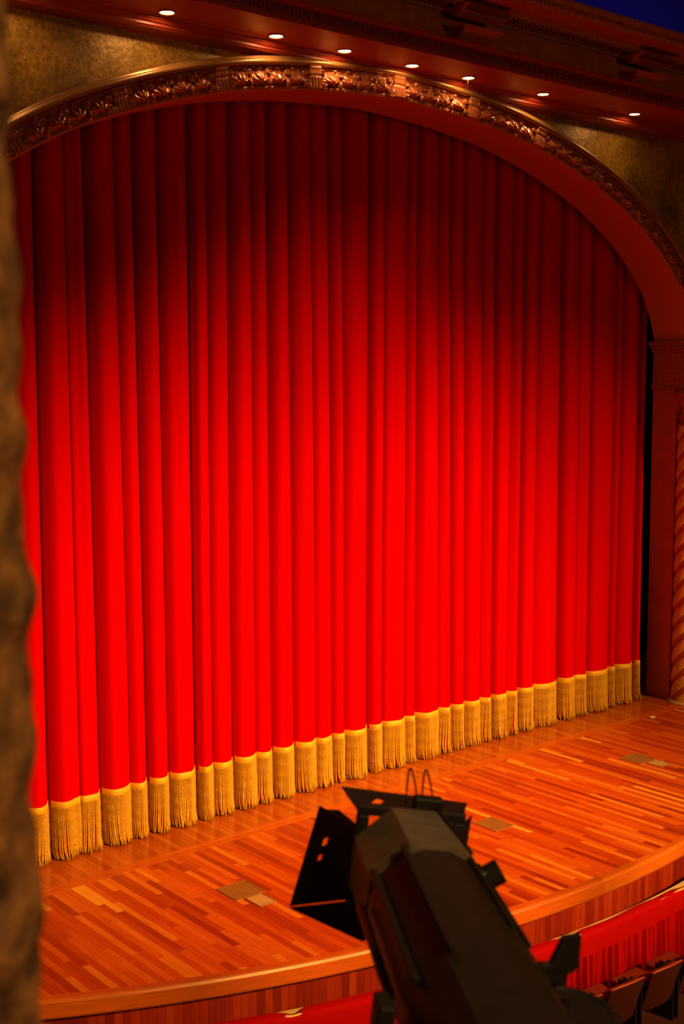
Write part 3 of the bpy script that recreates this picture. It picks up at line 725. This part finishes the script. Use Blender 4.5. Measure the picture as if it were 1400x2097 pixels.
bm = bmesh.new(); prism(bm, [(0.10, -0.34), (0.118, -0.30), (0.123, 0.0), (0.121, 0.40), (0.112, 0.43)], 16, PI/16); soft(bm, 0.004); body = from_bm('body', bm, M['fix_brown'], fx)
def on_r(a, r): return (r*math.cos(a), r*math.sin(a))
bm = bmesh.new()
for a in (math.radians(118), math.radians(152)):
    x_, z_ = on_r(a, 0.121); m = Matrix.Translation((x_, 0.2, z_)) @ Matrix.Rotation(-(a-PI/2), 4, 'Y')
    bm_box(bm, -0.007, 0.007, -0.24, 0.22, -0.008, 0.016, 0.003, m)
from_bm('cooling_fin', bm, M['fix_brown'], body)
bm = bmesh.new(); x_, z_ = on_r(math.radians(178), 0.135); bm_tube(bm, [(x_, 0.38, z_), (x_, 0.02, z_)], 0.009, 10); from_bm('tie_rod', bm, M['fix_rod'], body, True)
bm = bmesh.new()
for a in (math.radians(40), math.radians(58)):
    x_, z_ = on_r(a, 0.1205); m = Matrix.Translation((x_, 0.24, z_)) @ Matrix.Rotation(-(a-PI/2), 4, 'Y')
    bm_box(bm, -0.006, 0.006, -0.16, 0.17, -0.004, 0.008, 0.002, m)
from_bm('focus_slot', bm, M['fix_black'], body)
bm = bmesh.new(); x_, z_ = on_r(math.radians(35), 0.115); x2, z2 = on_r(math.radians(35), 0.155)
bm_cyl(bm, (x_, 0.41, z_), (x2, 0.41, z2), 0.024, 0.024, 12); bm_cyl(bm, (x_*.97, 0.41, z_*.97), (x_*1.1, 0.41, z_*1.1), 0.036, 0.03, 16); from_bm('focus_knob', bm, M['fix_black'], fx)
# shutter handle tab
def plate_poly(name, loops, thick, mat, parent, axis=(0, 1, 0)):
    bm = bmesh.new(); edges = []
    for lp in loops:
        vs_ = [bm.verts.new(p) for p in lp]; edges += [bm.edges.new((vs_[i], vs_[(i+1) % len(vs_)])) for i in range(len(vs_))]
    bmesh.ops.triangle_fill(bm, edges=edges, use_beauty=True)
    r = bmesh.ops.extrude_face_region(bm, geom=list(bm.faces)); nv = [g for g in r['geom'] if isinstance(g, bmesh.types.BMVert)]
    bmesh.ops.translate(bm, vec=Vector(axis)*thick, verts=nv)
    return from_bm(name, bm, mat, parent)
tabp = [(0.124, 0.0, 0.1275), (0.152, 0.0, 0.1333), (0.155, 0.0, 0.081), (0.139, 0.0, 0.0697), (0.104, 0.0, 0.0708)]
plate_poly('shutter_handle', [tabp], 0.014, M['fix_black'], fx)
bm = bmesh.new(); bm_box(bm, 0.09, 0.14, 0.0, 0.014, 0.05, 0.085, 0.004); from_bm('shutter_stem', bm, M['fix_black'], fx)
# barn doors: four leaves round a hinge frame
bm = bmesh.new()
for a in ((-0.115, 0.115, 0.675, 0.70, 0.09, 0.112), (-0.115, 0.115, 0.675, 0.70, -0.112, -0.09), (-0.115, -0.09, 0.675, 0.70, -0.09, 0.09), (0.09, 0.115, 0.675, 0.70, -0.09, 0.09)): bm_box(bm, *a, 0.003)
bd = from_bm('barn_door_frame', bm, M['fix_black'], fx)
def on_plane(pts, holes):
    """holes are given as (u,v) in the bilinear patch of the first four corners"""
    c = [Vector(p) for p in pts[:4]]; out = []
    for h in holes: out.append([tuple((c[0]*(1-u)*(1-v)+c[1]*u*(1-v)+c[2]*u*v+c[3]*(1-u)*v)) for u, v in h])
    return out
top = [(-0.128, 0.8765, 0.0895), (0.154, 0.8435, 0.0873), (0.112, 0.7463, 0.0836), (-0.10, 0.752, 0.0836)]
top = [(-0.130, 0.86, 0.094), (0.156, 0.846, 0.086), (0.112, 0.70, 0.088), (-0.112, 0.70, 0.090)]
holes = on_plane(top, [[(0.10, 0.80), (0.25, 0.34), (0.31, 0.40), (0.17, 0.88)], [(0.23, 0.86), (0.32, 0.58), (0.355, 0.63), (0.27, 0.91)]])
plate_poly('barn_door_leaf', [top]+holes, 0.003, M['fix_black'], bd, (0, 0, 1))
left = [(-0.166, 0.90, 0.036), (-0.112, 0.70, 0.060), (-0.108, 0.70, -0.10), (-0.212, 0.842, -0.178)]
holes = on_plane(left, [[(0.30, 0.30), (0.42, 0.26), (0.42, 0.34), (0.30, 0.38)], [(0.28, 0.48), (0.38, 0.45), (0.38, 0.51), (0.28, 0.54)]])
plate_poly('barn_door_leaf', [left]+holes, 0.003, M['fix_black'], bd, (-1, 0, 0))
plate_poly('barn_door_corner_flap', [[(-0.158, 0.885, 0.034), (-0.128, 0.87, 0.040), (-0.094, 0.79, 0.034), (-0.034, 0.705, -0.018), (-0.062, 0.735, -0.024)]], 0.003, M['fix_brown'], bd, (0, 0, -1))
low = [(-0.212, 0.842, -0.18), (-0.150, 0.79, -0.186), (-0.066, 0.713, -0.19), (0.10, 0.70, -0.11), (-0.10, 0.70, -0.10)]
plate_poly('barn_door_leaf', [low], 0.003, M['fix_black'], bd, (0, 0, -1))
rightl = [(0.156, 0.80, 0.075), (0.115, 0.70, 0.085), (0.115, 0.70, -0.09), (0.15, 0.80, -0.10)]
plate_poly('barn_door_leaf', [rightl], 0.003, M['fix_black'], bd, (1, 0, 0))
# round lamp housing at the right, yoke arms and base
bm = bmesh.new(); bm_cyl(bm, (0.125, -0.045, -0.16), (0.125, -0.045, 0.035), 0.080, 0.080, 40); soft(bm, 0.006); yk = from_bm('lamp_housing', bm, M['fix_brown'], fx)
bm = bmesh.new(); bm_tube(bm, [(0.125+0.078*math.cos(t), -0.045+0.078*math.sin(t), 0.030) for t in np.linspace(0, 2*PI, 41)], 0.009, 8); from_bm('rim', bm, M['fix_black'], yk, True)
bm = bmesh.new(); bm_cyl(bm, (0.132, -0.035, 0.035), (0.132, -0.035, 0.049), 0.014, 0.012, 8); from_bm('bolt', bm, M['fix_black'], yk)
bm = bmesh.new()
bm_box(bm, 0.135, 0.165, -0.05, 0.01, -0.27, -0.05, 0.006); bm_box(bm, -0.165, -0.135, -0.05, 0.01, -0.27, 0.02, 0.006); bm_box(bm, -0.165, 0.165, -0.05, 0.01, -0.285, -0.255, 0.006)
from_bm('yoke', bm, M['fix_black'], fx)

# ---- balcony ledge the spotlight stands on, and the near wall edge at the left
M['ledge'] = simple('brown_ledge_paint', (0.30, 0.10, 0.03), 0.5, noise=0.15, nscale=12)
bm = bmesh.new(); bm_box(bm, -0.30, 0.75, -0.45, 0.18, -0.40, -0.287, 0.012)
led = from_bm('trim_4', bm, M['ledge']); led.matrix_world = fx.matrix_world.copy(); struct(led)
M['near_plaster'] = simple('rough_brown_plaster', (0.24, 0.10, 0.026), 0.8, noise=0.75, nscale=30, bump=0.8)
def near_wall():
    # a vertical slab whose right edge stands 0.78 m in front of the camera at its left
    base = CAMPOS+fw*0.78+rt*(-0.2265)
    nzz, nxx = 200, 14; v = []
    for i in range(nzz):
        z = base.z-0.62+1.10*i/(nzz-1)
        for j in range(nxx):
            t = j/(nxx-1)
            b = 0.0022*math.sin(z*57+1.0)+0.0018*math.sin(z*113+0.5)+0.0016*math.sin(z*29+2.2)
            if t < 0.4: p = (-0.40*(1-t/0.4), 0.0)
            else:
                q = (t-0.4)/0.6; p = (0.012*math.sin(PI*q)+0.0, 0.10*q)
            dx = p[0]-0.009*max(0.0, z-base.z+0.05)+b*(1 if t >= 0.2 else 0); dy = p[1]-0.006*math.sin(z*71+3*t*4)*(1 if 0 < t < 1 else 0)
            q3 = base+rt*dx+Vector((fw.x, fw.y, 0)).normalized()*dy
            v.append((q3.x, q3.y, z))
    return mesh('wall_left', v, grid_faces(nzz, nxx), M['near_plaster'], None, True)
struct(near_wall())
